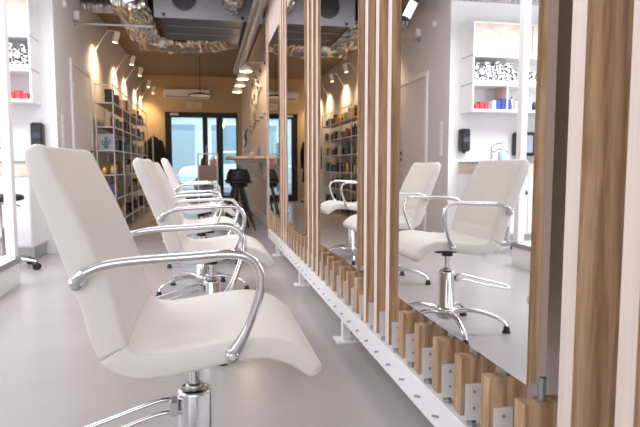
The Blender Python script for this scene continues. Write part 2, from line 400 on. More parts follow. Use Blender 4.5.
def shell():
    C = crom(PROF, 7); N = len(C); rings = []
    for i, p in enumerate(C):
        t = C[min(i+1, N-1)] - C[max(i-1, 0)]; L = math.hypot(t.x, t.y)
        nrm = (-t.y/L, t.x/L)              # towards the sitter
        if nrm[0]*.7+nrm[1] < 0: nrm = (-nrm[0], -nrm[1])
        s = i/(N-1); hw = .242 - (.008*max(0, 1-s/.06) if s < .06 else 0)
        dish = .017 if s < .40 else .008*(1-max(0, (s-.75)/.25))
        rings.append((p, nrm, max(p.z, .01), hw, dish))
    # rounded closing caps
    out = []
    def cap(item, dirn, first):
        p, nrm, t, hw, dish = item; res = []
        for a in (90, 62, 35, 12):
            k = math.sin(R(a)); d = math.cos(R(a))
            q = Vector((p.x+dirn[0]*t*.5*(1-k if False else math.cos(R(90-a) if False else 0))*0, p.y, 0))
            res.append(None)
        return res
    def mk(item, ext=0, sc=1, dirn=(0, 0)):
        p, nrm, t, hw, dish = item
        return ring((p.x+dirn[0]*ext, p.y+dirn[1]*ext), nrm, t*sc, hw-(1-sc)*t*.5, dish*sc)
    def dn(a, b): d = (a[0].x-b[0].x, a[0].y-b[0].y); l = math.hypot(*d); return (d[0]/l, d[1]/l)
    d0 = dn(rings[0], rings[1]); d1_ = dn(rings[-1], rings[-2]); t0 = rings[0][2]; t1 = rings[-1][2]
    for a in (8, 30, 60): out.append(mk(rings[0], t0*.5*math.cos(R(a)), math.sin(R(a)), d0))
    split = None
    for i, r_ in enumerate(rings):
        if split is None and r_[0].y < .50: split = len(out)
        out.append(mk(r_))
    for a in (60, 30, 8): out.append(mk(rings[-1], t1*.5*math.cos(R(a)), math.sin(R(a)), d1_))
    return out, split
SH, SPLIT = shell()
def loft(rs, cap0, cap1):
    m = MB(); n = len(rs[0]); vs = [v for r_ in rs for v in r_]; fs = []
    for i in range(len(rs)-1):
        for k in range(n): fs.append((i*n+k, i*n+(k+1) % n, (i+1)*n+(k+1) % n, (i+1)*n+k))
    if cap0: fs.append(tuple(range(n)))
    if cap1: fs.append(tuple(range((len(rs)-1)*n, len(rs)*n)))
    return m.add(vs, fs, 0, True)
def make_chair(label, lift):
    t = thing('salon_chair', label, 'chair', (0, 0, 0), 0, 'white salon chairs in a row facing the mirrors')
    up = thing('x', None, None)
    bpy.data.objects.remove(up)
    def z(o): o.location.z += lift; return o
    z(loft(SH[:SPLIT+1], True, True).build('backrest', M['leather'], t))
    z(loft(SH[SPLIT:], True, True).build('seat', M['leather'], t))
    for s in (-1, 1):
        pts = crom([(-.214, s*.250, .650), (-.196, s*.273, .672), (-.165, s*.273, .686), (-.11, s*.275, .694), (.0, s*.275, .699), (.07, s*.275, .702), (.115, s*.275, .696),
                    (.140, s*.274, .672), (.146, s*.273, .635), (.135, s*.269, .59), (.112, s*.262, .53), (.086, s*.250, .484)], 5)
        N = len(pts); rs = []
        for i in range(N):
            e = min(i, N-1-i)/6; rs.append(.0092 + .006*max(0, 1-e))
        a = MB().tube(pts, rs, 12).build('armrest', M['chrome'], t); z(a)
        for (x, zz) in ((-.214, .650), (.086, .484)):
            b = MB().tube([(x, s*.230, zz), (x, s*.258, zz), (x, s*.265, zz), (x, s*.268, zz)], [.015, .0155, .013, .006], 14)
            b.build('arm_bolt', M['chrome'], a)
    z(MB().box(-.09, .09, -.07, .07, .425, .441, c=.003).cyl((0, 0, .40), (0, 0, .43), .03).build('mounting_plate', M['black'], t))
    MB().cyl((0, 0, .30), (0, 0, .41+lift), .0135, 20).build('stem', M['chrome'], t)
    pump = MB().lathe([(.0, .322), (.034, .322), (.041, .318), (.0425, .312), (.0425, .12), (.046, .115), (.0, .115)], n=32)
    pump = pump.build('pump_cylinder', M['chrome'], t)
    MB().lathe([(.014, .334), (.020, .333), (.024, .3225), (.014, .3225)], n=24).build('collar', M['steel'], pump)
    # U shaped pedal
    P = crom([(-.03, .0, .292), (-.075, -.006, .296), (-.12, -.014, .288), (-.22, -.03, .262), (-.32, -.046, .236), (-.332, -.056, .227), (-.318, -.068, .222), (-.2, -.048, .243), (-.11, -.034, .266), (-.07, -.028, .272), (-.03, -.022, .27)], 5)
    pd = MB().tube(P, .0055, 10).build('pedal', M['chrome'], t)
    MB().box(-.060, -.038, -.032, .006, .262, .300, c=.003).build('pedal_hinge', M['steel'], pd)
    hub = MB().lathe([(.0, .125), (.048, .123), (.054, .115), (.054, .075), (.045, .062), (0, .062)], n=28).build('hub', M['chrome'], t)
    for k in range(5):
        a = R(205+72*k)
        def Q(r, zz): return (r*math.cos(a), r*math.sin(a), zz)
        lp = crom([Q(.04, .095), Q(.10, .108), (Q(.17, .105)), Q(.235, .088), Q(.292, .062), Q(.314, .034)], 4)
        lg = MB().tube(lp, [.0165-.0045*i/(len(lp)-1) for i in range(len(lp))], 12, flat=.8).build('leg', M['chrome'], t)
        MB().lathe([(0, .0), (.021, .0), (.022, .010), (.017, .014), (.016, .030), (.012, .036), (0, .036)], Q(.314, 0), 16).build('glide', M['black'], lg)
    return t
proto = make_chair('white leather salon chair nearest the camera, filling the left foreground', 0.0)
proto.location = (-.04, 1.40, 0)
for (x, y, rz, lift, lab) in [(.015, 2.751, 0, 0, 'white leather salon chair second from the camera, directly behind the foreground chair'),
                              (-.045, 3.96, 0, -.01, 'white leather salon chair third in the row, its back hidden behind the second'),
                              (-.05, 5.05, 2, .03, 'farthest white leather salon chair in the row, raised a little')]:
    c = copy_tree(proto); c.location = (x, y, 0); c.rotation_euler.z = R(rz); c['label'] = lab
    for ch in c.children:
        if ch.name.split('.')[0] in ('backrest', 'seat', 'armrest', 'mounting_plate'): ch.location.z += lift

# the foreground chair's back stands a little more upright than the others
for ch in proto.children:
    if ch.name.split('.')[0] == 'backrest':
        p = Vector((-.15, 0, .50)); rot = Matrix.Rotation(R(3.2), 3, 'Y')
        ch.rotation_euler = (0, R(3.2), 0); ch.location = p - rot @ p

# ================================================================ LEFT: ALCOVE
# low platform with tall post
pf = thing('display_platform', 'low white platform with dark grey edge carrying a tall white square post', 'platform', (-1.64, 3.56, 0))
MB().box(-.24, .26, -.95, .89, .0, .165).build('plinth', M['whitegloss'], pf)
MB().box(-.25, .27, -.96, .90, .165, .205).build('edge_band', M['stone'], pf)
MB().box(-.25, .27, -.96, .90, .2055, .21).build('top', M['whitegloss'], pf)
MB().box(.203, .264, .80, .87, .21, CZ-.002).build('post', M['white'], pf, bevel=.003)
MB().box(.195, .27, .79, .88, .2105, .217).build('post_base', M['steel'], pf)

# wash unit
wu = thing('wash_cabinet', 'white wash cabinet with pale wooden drawer band and grey kick plate along the alcove wall', 'cabinet', (-1.58, YA, 0))
MB().box(-1.75, .0, -.49, -.002, .13, .79).build('body', M['whitegloss'], wu)
MB().box(-1.75, .004, -.505, -.002, .79, .905).build('drawer_band', M['beige'], wu)
MB().box(-1.75, .006, -.51, -.002, .905, .925).build('worktop', M['stone'], wu)
MB().box(-1.75, -.01, -.42, -.02, 0, .13).build('kick_plate', M['steel'], wu)
for i in range(3): MB().box(-.58*(i+1)+.01, -.58*i-.01, -.505, -.491, .145, .77).build('door', M['whitegloss'], wu)
fc = thing('mixer_tap', 'chrome mixer tap with curved spout at the basin on the wash cabinet', 'tap', (-1.86, 5.72, .925))
MB().lathe([(0, .0), (.026, 0), (.026, .015), (.021, .02), (.021, .12), (.024, .13), (0, .135)], n=20).build('body', M['chrome'], fc)
MB().tube(crom([(0, 0, .10), (-.06, -.03, .145), (-.13, -.07, .13), (-.15, -.08, .10)], 6), .011).build('spout', M['chrome'], fc)
MB().tube(crom([(0, 0, .13), (.01, 0, .165), (-.03, -.02, .195), (-.09, -.05, .205)], 6), [.012]*6+[.010]*6+[.008]*7).build('lever', M['chrome'], fc)
sb = thing('soap_bottle', 'pale blue soap bottle with white pump beside the tap', 'bottle', (-2.0, 5.78, .925))
MB().lathe([(0, 0), (.034, 0), (.036, .01), (.036, .10), (.015, .125), (.013, .135), (0, .135)], n=20).build('body', M['cyan'], sb)
MB().cyl((0, 0, .135), (0, 0, .16), .012).tube([(0, 0, .16), (0, -.005, .175), (0, -.04, .172)], .006).build('pump', M['white'], sb)

def soap(x, z, wdt, h, label, name, face=None):
    d = thing(name, label, 'dispenser', (x, YA, z))
    MB().box(-wdt/2, wdt/2, -.11, 0, 0, h, c=.018).build('body', M['black'], d)
    if name == 'soap_dispenser':
        MB().box(-wdt/2+.02, wdt/2-.02, -.113, -.109, h*.4, h*.62).build('level_window', mat('smoke_window', (.05, .06, .08), .15), d)
        MB().cyl((0, -.06, -.02), (0, -.06, 0), .02).build('nozzle', M['black'], d)
    else:
        MB().box(-wdt*.05, wdt*.36, -.1145, -.109, h*.12, h*.86, c=.002).build('cover_window', mat('frosted_window', (.34, .37, .44), .2), d)
        MB().box(-wdt*.42, -wdt*.12, -.1145, -.109, h*.5, h*.75, c=.002).build('badge_panel', M['grey'], d)
soap(-1.617, 1.045, .11, .255, 'narrow black soap dispenser on the alcove wall above the wash cabinet', 'soap_dispenser')
soap(-2.43, 1.0, .38, .27, 'wide black paper towel dispenser with pale window seen in the nearest mirror', 'towel_dispenser')

# wall cabinet / shelf boxes
sx1 = -1.588; sx0 = -3.0; sy = 5.69
ws = thing('wall_shelf_unit', 'white wall shelf unit with pale wooden door above two open compartments', 'shelf unit', (sx1, YA, 1.475))
D_ = YA-sy
def bxs(m, z0, z1):
    m.box(sx0-sx1, 0, -D_, -.001, z0, z0+.028); m.box(sx0-sx1, 0, -D_, -.001, z1-.016, z1)
    m.box(-.016, 0, -D_, -.001, z0+.028, z1-.016); m.box(sx0-sx1, sx0-sx1+.016, -D_, -.001, z0+.028, z1-.016); m.box(sx0-sx1+.016, -.016, -.012, -.001, z0+.028, z1-.016)
for z0, z1 in ((0, .30), (.312, .608), (.62, .965)):
    m = MB(); bxs(m, z0, z1); m.build('box_shelf', M['whitegloss'], ws)
MB().box(sx0-sx1+.01, 0, -D_+.004, -.002, .3005, .3115).box(sx0-sx1+.01, 0, -D_+.004, -.002, .6085, .6195).build('spacer', M['taupe'], ws)
for i, (a, b) in enumerate(((-.70, -.018), (-1.405, -.71))):
    MB().box(a, b, -D_-.0, -D_+.016, .65, .947).build('cabinet_door', M['beige'], ws)
MB().box(-.435, -.417, -D_+.01, -.013, .03, .283).build('divider', M['beige'], ws)
# goods on it
cols = [M['pattern']]*3
def shelfbox(name, x, zb, wd, dp, h, m, label, group, cat='box', y=None):
    y = sy+.03 if y is None else y
    o = MB().box(-wd/2, wd/2, 0, dp, 0, h, c=.002).build(name, m, None, (x, y, zb))
    return tag(o, label, cat, group)
zB, zA = 1.475+.0285, 1.475+.3405
i = 0; x = sx1-.035
seq = [(.055, .19), (.06, .15), (.05, .20), (.065, .16), (.06, .21), (.05, .18), (.07, .20), (.06, .14), (.05, .10), (.05, .12), (.07, .09), (.05, .11)]
ords = ['first', 'second', 'third', 'fourth', 'fifth', 'sixth', 'seventh', 'eighth', 'ninth', 'tenth', 'eleventh', 'twelfth', 'thirteenth', 'fourteenth']
for i, (wd, h) in enumerate(seq):
    x -= wd/2
    shelfbox('product_box', x, zA, wd, .12, h, M['pattern'], 'black and white printed box in the middle compartment, %s from the right end' % ords[i], 'printed boxes in the middle compartment')
    x -= wd/2 + (.006 if i != 7 else .10)
x = sx1-.05
for i, (wd, h, m, cn) in enumerate([(.05, .06, M['red'], 'red'), (.05, .085, M['red'], 'red'), (.045, .07, M['red'], 'red'), (.04, .10, M['white'], 'white'), (.05, .105, M['blue'], 'dark blue'), (.055, .12, M['blue'], 'dark blue'), (.05, .115, M['blue'], 'dark blue')]):
    x -= wd/2
    shelfbox('carton', x, zB, wd, .1, h, m, 'small %s carton on the lowest wall shelf, %s from the right end' % (cn, ords[i]), 'cartons on the lowest wall shelf')
    x -= wd/2+(.008 if i != 2 else .05)
for i, xx in enumerate((-2.10, -2.16, -2.22, -2.28, -2.38)):
    h = (.15, .12, .17, .13, .10)[i]
    b = thing('product_bottle', 'slim %s bottle on the lowest wall shelf, %s left of the wooden divider' % (['silver', 'white', 'grey', 'white', 'black'][i], ords[i]), 'bottle', (xx, 5.76, zB), 0, 'bottles on the lowest wall shelf')
    MB().lathe([(0, 0), (.02, 0), (.021, .005), (.021, h*.8), (.01, h*.88), (0, h*.88)], n=14).build('body', [M['steel'], M['white'], M['grey'], M['white'], M['black']][i], b)
    MB().cyl((0, 0, h*.88), (0, 0, h), .009, 12).build('cap', M['black'], b)

# wheeled stool
st = thing('wheeled_stool', 'wheeled stool with black cushion and chrome star base by the wash cabinet', 'stool', (-1.71, 5.10, 0))
MB().lathe([(0, .585), (.15, .585), (.178, .592), (.185, .61), (.178, .632), (.14, .642), (0, .645)], n=32).build('cushion', M['black'], st)
MB().lathe([(0, .575), (.12, .575), (.12, .585), (0, .585)], n=24).build('seat_plate', M['steel'], st)
MB().cyl((0, 0, .34), (0, 0, .58), .013).cyl((0, 0, .09), (0, 0, .36), .024).build('gas_lift', M['chrome'], st)
MB().tube([(.02, 0, .56), (.12, .0, .555), (.16, -.02, .54)], .005).build('height_lever', M['black'], st)
for k in range(5):
    a = R(-12+72*k); q = lambda r, z: (r*math.cos(a), r*math.sin(a), z)
    lg = MB().tube([q(.01, .105), q(.08, .105), q(.29, .072)], [.02, .018, .011], 10).build('leg', M['chrome'], st)
    t_ = Vector((-math.sin(a), math.cos(a), 0)); p = Vector(q(.29, .028))
    MB().cyl(p-t_*.022, p-t_*.006, .028, 16).cyl(p+t_*.006, p+t_*.022, .028, 16).cyl(p+Vector((0, 0, .0)), p+Vector((0, 0, .05)), .007, 8).build('caster', M['black'], lg)

# sensor, conduit, switches on the left wall
s = MB()
tag(MB().lathe([(0, 0), (.045, 0), (.045, .012), (.035, .03), (0, .036)], n=24).build('motion_sensor', M['white'], None, (XL, 6.41, 2.577)), 'round white sensor high on the left wall near its corner', 'sensor').rotation_euler = (0, R(90), 0)
tag(MB().cyl((0, 0, 0), (.86, 0, 0), .014, 14).cyl((.0, 0, 0), (.02, 0, 0), .03, 14).build('conduit_pipe', M['steel'], None, (XL, 6.9, 2.50)), 'horizontal grey conduit running from the left wall to the ceiling unit', 'pipe')
tag(MB().box(0, .06, -.03, .03, 0, .10, c=.008).build('alarm_box', M['white'], None, (XL, 6.9, 2.535)), 'small white box on the left wall just above the conduit end', 'alarm')
for i in range(5):
    tag(MB().box(0, .012, -.035, .035, 0, .075, c=.003).build('light_switch', M['white'], None, (XL, 6.17, 1.0+i*.082)), 'white light switch beside the door, %s from the bottom of the column' % ords[i], 'switch', 'column of switches')

# ================================================================ CEILING SERVICES
sp = thing('track_spotlight', 'white cylindrical spotlight on black bracket below the ceiling at upper left', 'spotlight', (-.675, 5.18, 2.40))
MB().cyl((-.02, -.02, .04), (.045, .01, -.10), .042, 20).build('lamp_head', M['white'], sp)
MB().cyl((.0455, .0102, -.101), (.047, .011, -.104), .034, 20).build('lens', M['black'], sp)
MB().cyl((0, 0, .03), (0, 0, CZ-2.40), .009, 12).build('stem', M['black'], sp)
tr_ = MB().box(-.018, .018, -1.2, .9, CZ-.03, CZ-.001)
tag(tr_.build('lighting_track', M['white'], None, (-.70-.06, 5.18, 0)), 'white lighting track fixed under the ceiling above the wash area', 'track')

hv = thing('ceiling_air_unit', 'large grey sheet metal air unit hanging from the ceiling', 'air unit', (0, 6.85, 2.6))
MB().box(-.57, .56, 0, .01, 0, .36).build('front_panel', M['greylight'], hv)
MB().box(-.52, .52, .0105, 1.15, 0, .34).build('casing', M['grey'], hv)
for x in (-.49, .49): MB().box(x-.012, x+.012, .02, 1.13, -.012, 0).build('underside_rib', M['black'], hv)
for y in (.35, .75): MB().box(-.45, .44, y, y+.03, -.008, 0).build('underside_rib', M['greylight'], hv)
for x in (-.46, .45):
    MB().cyl((x, -.012, .035), (x, 0, .035), .022, 10).build('rubber_mount', M['black'], hv)
    MB().cyl((x, .3, .34), (x, .3, .5), .006, 8).build('hanger_rod', M['steel'], hv)
MB().lathe([(.13, 0), (.14, .03), (.12, .03), (.115, .0)], n=32).build('inlet_ring', M['grey'], hv, (-.23, -.0, .23)).rotation_euler = (R(90), 0, 0)
MB().cyl((-.23, -.003, .23), (-.23, -.001, .23), .115, 28).build('inlet_dark_disc', M['black'], hv)  # black disc stands in for the shade inside the open round inlet
def crumple(pts, r, name, seed=0, parent=None, label=None):
    P = crom(pts, 10); rnd = random.Random(seed); m = MB(); n = 26; rings = []
    up = Vector((0, 0, 1)); prev = None
    for i, p in enumerate(P):
        t = (P[min(i+1, len(P)-1)] - P[max(i-1, 0)]).normalized()
        a = t.cross(up).normalized() if prev is None else (prev - t*prev.dot(t)).normalized(); prev = a; b = t.cross(a)
        rr = r*(1 + .05*math.sin(i*1.9) + rnd.uniform(-.04, .04))
        rings.append([p + a*math.cos(q)*rr*(1+rnd.uniform(-.05, .05)) + b*math.sin(q)*rr*(1+rnd.uniform(-.05, .05)) for q in [2*math.pi*k/n for k in range(n)]])
    vs = [v for g_ in rings for v in g_]; fs = []
    for i in range(len(rings)-1):
        for k in range(n): fs.append((i*n+k, i*n+(k+1) % n, (i+1)*n+(k+1) % n, (i+1)*n+k))
    fs += [tuple(range(n)), tuple(range(len(vs)-n, len(vs)))]
    m.add(vs, fs, 0, False)
    o = m.build(name, M['foil'], parent)
    if label: tag(o, label, 'duct')
    return o
crumple([(.33, 6.845, 2.80), (.33, 6.70, 2.79), (.34, 6.58, 2.83), (.36, 6.54, 2.93), (.36, 6.54, 2.99)], .115, 'foil_duct', 1, None, 'short crumpled foil duct rising from the front of the air unit')
crumple([(-.95, 8.85, 2.77), (-.5, 8.85, 2.77), (-.1, 8.85, 2.77), (.2, 8.75, 2.79), (.42, 8.6, 2.81), (.66, 8.45, 2.82)], .165, 'foil_duct', 2, None, 'long foil wrapped duct running across behind the air unit')
def plenum():
    rnd = random.Random(5); m = MB(); nx, ny = 26, 16; X0, X1, Y_0, Y_1 = -1.03, -.62, 6.75, 8.6
    g_ = [[(X0+(X1-X0)*i/nx+rnd.uniform(-.012, .012), Y_0+(Y_1-Y_0)*j/ny+rnd.uniform(-.012, .012), 2.66+.1*((i/nx-.5)**2)*1.5+rnd.uniform(-.014, .014)) for i in range(nx+1)] for j in range(ny+1)]
    vs = [v for row in g_ for v in row]; k = len(vs)
    vs += [(x, y, CZ-.004) for x, y, z in vs]; fs = []
    W_ = nx+1
    for j in range(ny):
        for i in range(nx):
            a = j*W_+i; fs.append((a, a+1, a+W_+1, a+W_)); fs.append((k+a, k+a+W_, k+a+W_+1, k+a+1))
    for i in range(nx):
        fs.append((i, k+i, k+i+1, i+1)); a = ny*W_+i; fs.append((a, a+1, k+a+1, k+a))
    for j in range(ny):
        a = j*W_; fs.append((a, a+W_, k+a+W_, k+a)); a = j*W_+nx; fs.append((a, k+a, k+a+W_, a+W_))
    return m.add(vs, fs)
tag(plenum().build('foil_plenum', M['foil']), 'wide foil wrapped box duct under the ceiling behind the air unit', 'duct')
def duct(p0, p1, r, m, label, bands=14):
    p0, p1 = Vector(p0), Vector(p1); d = (p1-p0); L = d.length
    pts = []; rs = []; n = int(L/.06)
    for i in range(n+1):
        q = p0+d*(i/n); e = d.normalized()*.006
        pts += [q-e, q-e*.3, q+e*.3, q+e]; rs += [r, r*1.035, r*1.035, r]
    o = MB().tube([p-p0 for p in pts], rs, 24).build('spiral_duct', m, None, p0); return tag(o, label, 'duct')
duct((.555, 3.2, 2.52), (.555, 9.9, 2.52), .07, M['spiraly'], 'long galvanised spiral duct running along the ceiling beside the slat screen')
duct((.53, 7.4, 2.78), (.85, 7.4, 2.78), .06, M['spiralx'], 'short spiral duct crossing from the air unit towards the right wall')
duct((-1.44, 7.35, 2.82), (-1.05, 7.35, 2.82), .075, M['spiralx'], 'spiral duct leaving the left wall near the ceiling')
duct((-3.65, 5.35, 2.66), (-.9, 5.35, 2.66), .115, M['spiralx'], 'pale spiral duct above the wash area seen only at the top of the nearest mirror')

# ================================================================ REAR ZONE
# wall lamps on the left: arm lamp with spot
def wall_lamp(y, lab):
    t = thing('wall_lamp', lab, 'lamp', (XL, y, 2.40), 0, 'arm spotlights washing the left wall')
    MB().cyl((0, 0, 0), (.02, 0, 0), .022, 16).build('wall_plate', M['white'], t)
    MB().tube(crom([(.01, 0, 0), (.09, 0, .13), (.17, 0, .25), (.21, 0, .285), (.27, 0, .27)], 4), .006, 8).build('arm', M['white'], t)
    h = MB().cyl((.31, 0, .27), (.275, 0, .13), .036, 18).build('lamp_head', M['white'], t)
    MB().cyl((.2748, 0, .1292), (.2742, 0, .1268), .028, 16).build('bulb', M['bulb'], h)
    l = bpy.data.lights.new('wall_lamp_light', 'SPOT'); l.energy = 38; l.color = (1, .68, .38); l.spot_size = R(135); l.spot_blend = 1; l.shadow_soft_size = .03
    o = bpy.data.objects.new('wall_lamp_light', l); col.objects.link(o); o.parent = t; o.location = (.26, 0, .10)
    o.rotation_euler = (0, R(24), 0)
for i, y in enumerate((8.0, 9.68, 10.8, 12.3, 13.35)):
    wall_lamp(y, 'white arm spotlight on the left wall, %s' % ['nearest of the five', 'second nearest of the five', 'middle one of the five', 'second farthest of the five', 'farthest of the five by the front wall'][i])

# opal shade lamps on the right wall
def shade_lamp(y, lab):
    t = thing('shade_lamp', lab, 'lamp', (XR, y, 2.37), 0, 'opal shade lamps on the right wall')
    MB().cyl((-.02, 0, 0), (0, 0, 0), .028, 16).build('wall_knob', M['black'], t)
    MB().tube([(-.02, 0, 0), (-.26, 0, -.01), (-.285, 0, -.03)], .005, 8).build('arm', M['white'], t)
    sh_ = MB().lathe([(.012, -.02), (.02, -.035), (.05, -.052), (.08, -.095), (.09, -.14), (.086, -.14), (.074, -.10), (.044, -.06), (.01, -.04)], (-.285, 0, 0), 24).build('lamp_shade', M['lampshade'], t)
    MB().lathe([(0, -.135), (.02, -.128), (.026, -.11), (.018, -.085), (0, -.08)], (-.285, 0, 0), 14).build('bulb', mat('soft_bulb', (1, .8, .55), .4, emit=.5), t)
    l = bpy.data.lights.new('shade_lamp_light', 'POINT'); l.energy = 4; l.color = (1, .72, .42); l.shadow_soft_size = .03
    o = bpy.data.objects.new('shade_lamp_light', l); col.objects.link(o); o.parent = t; o.location = (-.285, 0, -.16)
for i, y in enumerate((8.17, 8.9, 9.65, 10.45)):
    shade_lamp(y, 'opal glass shade lamp on a thin arm, %s on the right wall' % ['nearest', 'second nearest', 'third nearest', 'farthest'][i])

# pendant disc, wall air conditioner, emergency light
pn = thing('pendant_lamp', 'dark flat disc pendant hanging on a rod in front of the wall air conditioner', 'lamp', (-.10, 11.2, CZ-0))
MB().cyl((0, 0, -.01), (0, 0, -.70), .006, 8).build('rod', M['black'], pn)
MB().lathe([(0, -.69), (.05, -.70), (.23, -.735), (.235, -.75), (.22, -.755), (0, -.745)], n=36).build('lamp_shade', M['black'], pn)
MB().lathe([(0, -.757), (.2, -.757), (.2, -.762), (0, -.762)], n=30).build('diffuser', mat('dim_diffuser', (1, .75, .5), .5, emit=.08), pn)
ac = thing('air_conditioner', 'long white wall air conditioner above the street door', 'air conditioner', (-.945, YF, 2.46))
MB().box(0, 1.04, -.2, 0, 0, .21, c=.02).build('housing', M['white'], ac)
MB().box(.04, 1.0, -.206, -.16, .012, .045).build('air_flap', M['taupe'], ac)
em = thing('exit_light', 'small pale rectangular emergency light centred above the street door', 'light', (-.26, YF, 2.25))
MB().box(-.17, .17, -.05, 0, 0, .13, c=.008).build('housing', M['white'], em)
MB().box(-.155, .155, -.053, -.049, .012, .118).build('lens', M['beige'], em)
tag(MB().lathe([(0, 0), (.05, 0), (.05, -.02), (.03, -.035), (0, -.035)], n=20).build('smoke_detector', M['white'], None, (-.62, 10.9, CZ)), 'small round smoke detector on the warm ceiling', 'detector')

# display shelf on the left
SX0, SX1 = -1.40, -1.17; SY = [7.68+.82*k for k in range(6)]
lv = [.13, .45, .765, 1.085, 1.39, 1.70, 1.93]
ds = thing('display_shelf', 'long thin white metal display rack of bottles and jars on the left wall', 'rack', (SX0, SY[0], 0))
for y in SY:
    for x in (SX0+.008, SX1-.008):
        MB().box(-.006, .006, -.006, .006, 0, lv[-1]+.02).build('post', M['white'], ds, (x-SX0, y-SY[0], 0))
for z in lv[:-1]:
    MB().box(.0, SX1-SX0, .0, SY[-1]-SY[0], z-.012, z).build('shelf', mat('shelf_board', (.40, .30, .22), .5), ds)
rl = MB()
for z in lv: rl.box(SX1-SX0-.012, SX1-SX0+.001, 0, SY[-1]-SY[0], z-.013, z+.001).box(0, SX1-SX0, -.006, .006, z-.013, z+.001)
rl.build('edge_rail', M['white'], ds)
dk = {'dark brown': mat('dk_brown', (.05, .025, .015), .4), 'black': M['black'], 'amber': mat('amber_glass', (.30, .13, .03), .2), 'cream': mat('cream', (.6, .52, .4), .5),
      'grey': mat('mid_grey', (.2, .2, .2), .5), 'violet': mat('violet', (.16, .10, .26), .4), 'green': mat('muted_green', (.10, .18, .10), .5), 'gold': M['gold'], 'white': M['white'], 'teal': M['teal']}
dk = {k_: dk[k_] for k_ in dk}
tens = ['', '', 'twenty', 'thirty', 'forty', 'fifty']
def nth(k):
    base = ords + ['fifteenth', 'sixteenth', 'seventeenth', 'eighteenth', 'nineteenth']
    if k < 19: return base[k]
    if (k+1) % 10 == 0: return {20: 'twentieth', 30: 'thirtieth', 40: 'fortieth', 50: 'fiftieth'}[k+1]
    return tens[(k+1)//10] + '-' + base[(k+1) % 10-1]
rows = ['lowest', 'second lowest', 'third lowest', 'fourth lowest', 'second highest', 'top']
rnd = random.Random(11)
def bottle_m(h, r): return MB().lathe([(0, 0), (r, 0), (r*1.03, .006), (r, h*.68), (r*.4, h*.82), (r*.38, h), (0, h)], n=14)
def jar_m(h, r): return MB().lathe([(0, 0), (r*.95, 0), (r, .01), (r, h*.8), (r*.93, h*.84), (r*.93, h), (0, h)], n=16)
for li, z in enumerate(lv[:-1]):
    cnt = 0
    for bay in range(5):
        y = SY[bay]+.09
        while y < SY[bay+1]-.08:
            if rnd.random() < .16: y += .14; continue
            if li == 0 and bay == 0 and y < SY[0]+.3: y += .15; continue
            if li in (2, 3) and bay == 0 and y < SY[0]+.30: y += .16; continue
            kind = rnd.choice(['bottle', 'bottle', 'jar', 'jar', 'box', 'book'])
            cn = rnd.choice(['dark brown', 'black', 'amber', 'cream', 'grey', 'dark brown', 'black', 'grey', 'gold'] if rnd.random() < .86 else ['violet', 'green', 'white', 'teal'])
            h = rnd.uniform(.12, .24); r = rnd.uniform(.03, .05)
            if li == 5: h = min(h, .2)
            xx = SX1-.065-rnd.uniform(0, .05)
            lab = '%s %s, %s along the %s shelf of the wall display rack' % (cn, kind, nth(cnt), rows[li])
            if cnt < 99:
                if kind == 'bottle': o = bottle_m(h, r*.8).build('bottle', dk[cn])
                elif kind == 'jar': o = jar_m(h*.7, r).build('jar', dk[cn])
                elif kind == 'box': o = MB().box(-.05, .05, -r, r, 0, h*.8, c=.003).build('box', dk[cn])
                else: o = MB().box(-.06, .06, -.016, .016, 0, h, c=.003).build('book', dk[cn])
                o.location = (xx, y, z+.002)
                tag(o, lab, kind, 'goods on the %s shelf of the display rack' % rows[li])
            y += {'bottle': .11, 'jar': .125, 'box': .125, 'book': .06}[kind] + rnd.uniform(0, .03); cnt += 1
# picture card with a cactus drawing, near end
pc = thing('picture_card', 'square grey picture card with a cactus drawing at the near end of the rack', 'picture', (-1.27, 7.72, 1.087))
MB().box(-.11, .09, 0, .02, 0, .21).build('card', M['cactus_card'], pc)
cm = MB().box(-.035, .015, -.003, 0, .02, .12).tube([(-.01, -.001, .02), (-.01, -.001, .17)], .016, 8).tube([(-.01, -.001, .06), (-.06, -.001, .07), (-.06, -.001, .13)], .008, 8).tube([(-.01, -.001, .08), (.035, -.001, .09), (.035, -.001, .14)], .008, 8)
cm.build('cactus_print', M['teal'], pc)
for i, (x, y, h) in enumerate(((-1.33, 7.76, .13), (-1.23, 7.80, .16), (-1.24, 7.93, .12))):
    p = thing('gold_pot', 'shiny gold pot at the near end of the rack, %s' % ['left one with a leaning plant', 'tallest of three', 'farthest of three'][i], 'pot', (x, y, .767), 0, 'gold pots on the rack')
    MB().lathe([(0, 0), (.042, 0), (.046, .01), (.046, h), (.042, h), (.040, h-.02), (0, h-.02)], n=20).build('pot', M['gold'], p)
    if i == 0:
        MB().tube([(0, 0, h-.02), (.01, 0, h+.05)], .012, 8).tube([(0, 0, h-.02), (-.03, .01, h+.04)], .01, 8).build('plant', dk['green'], p)

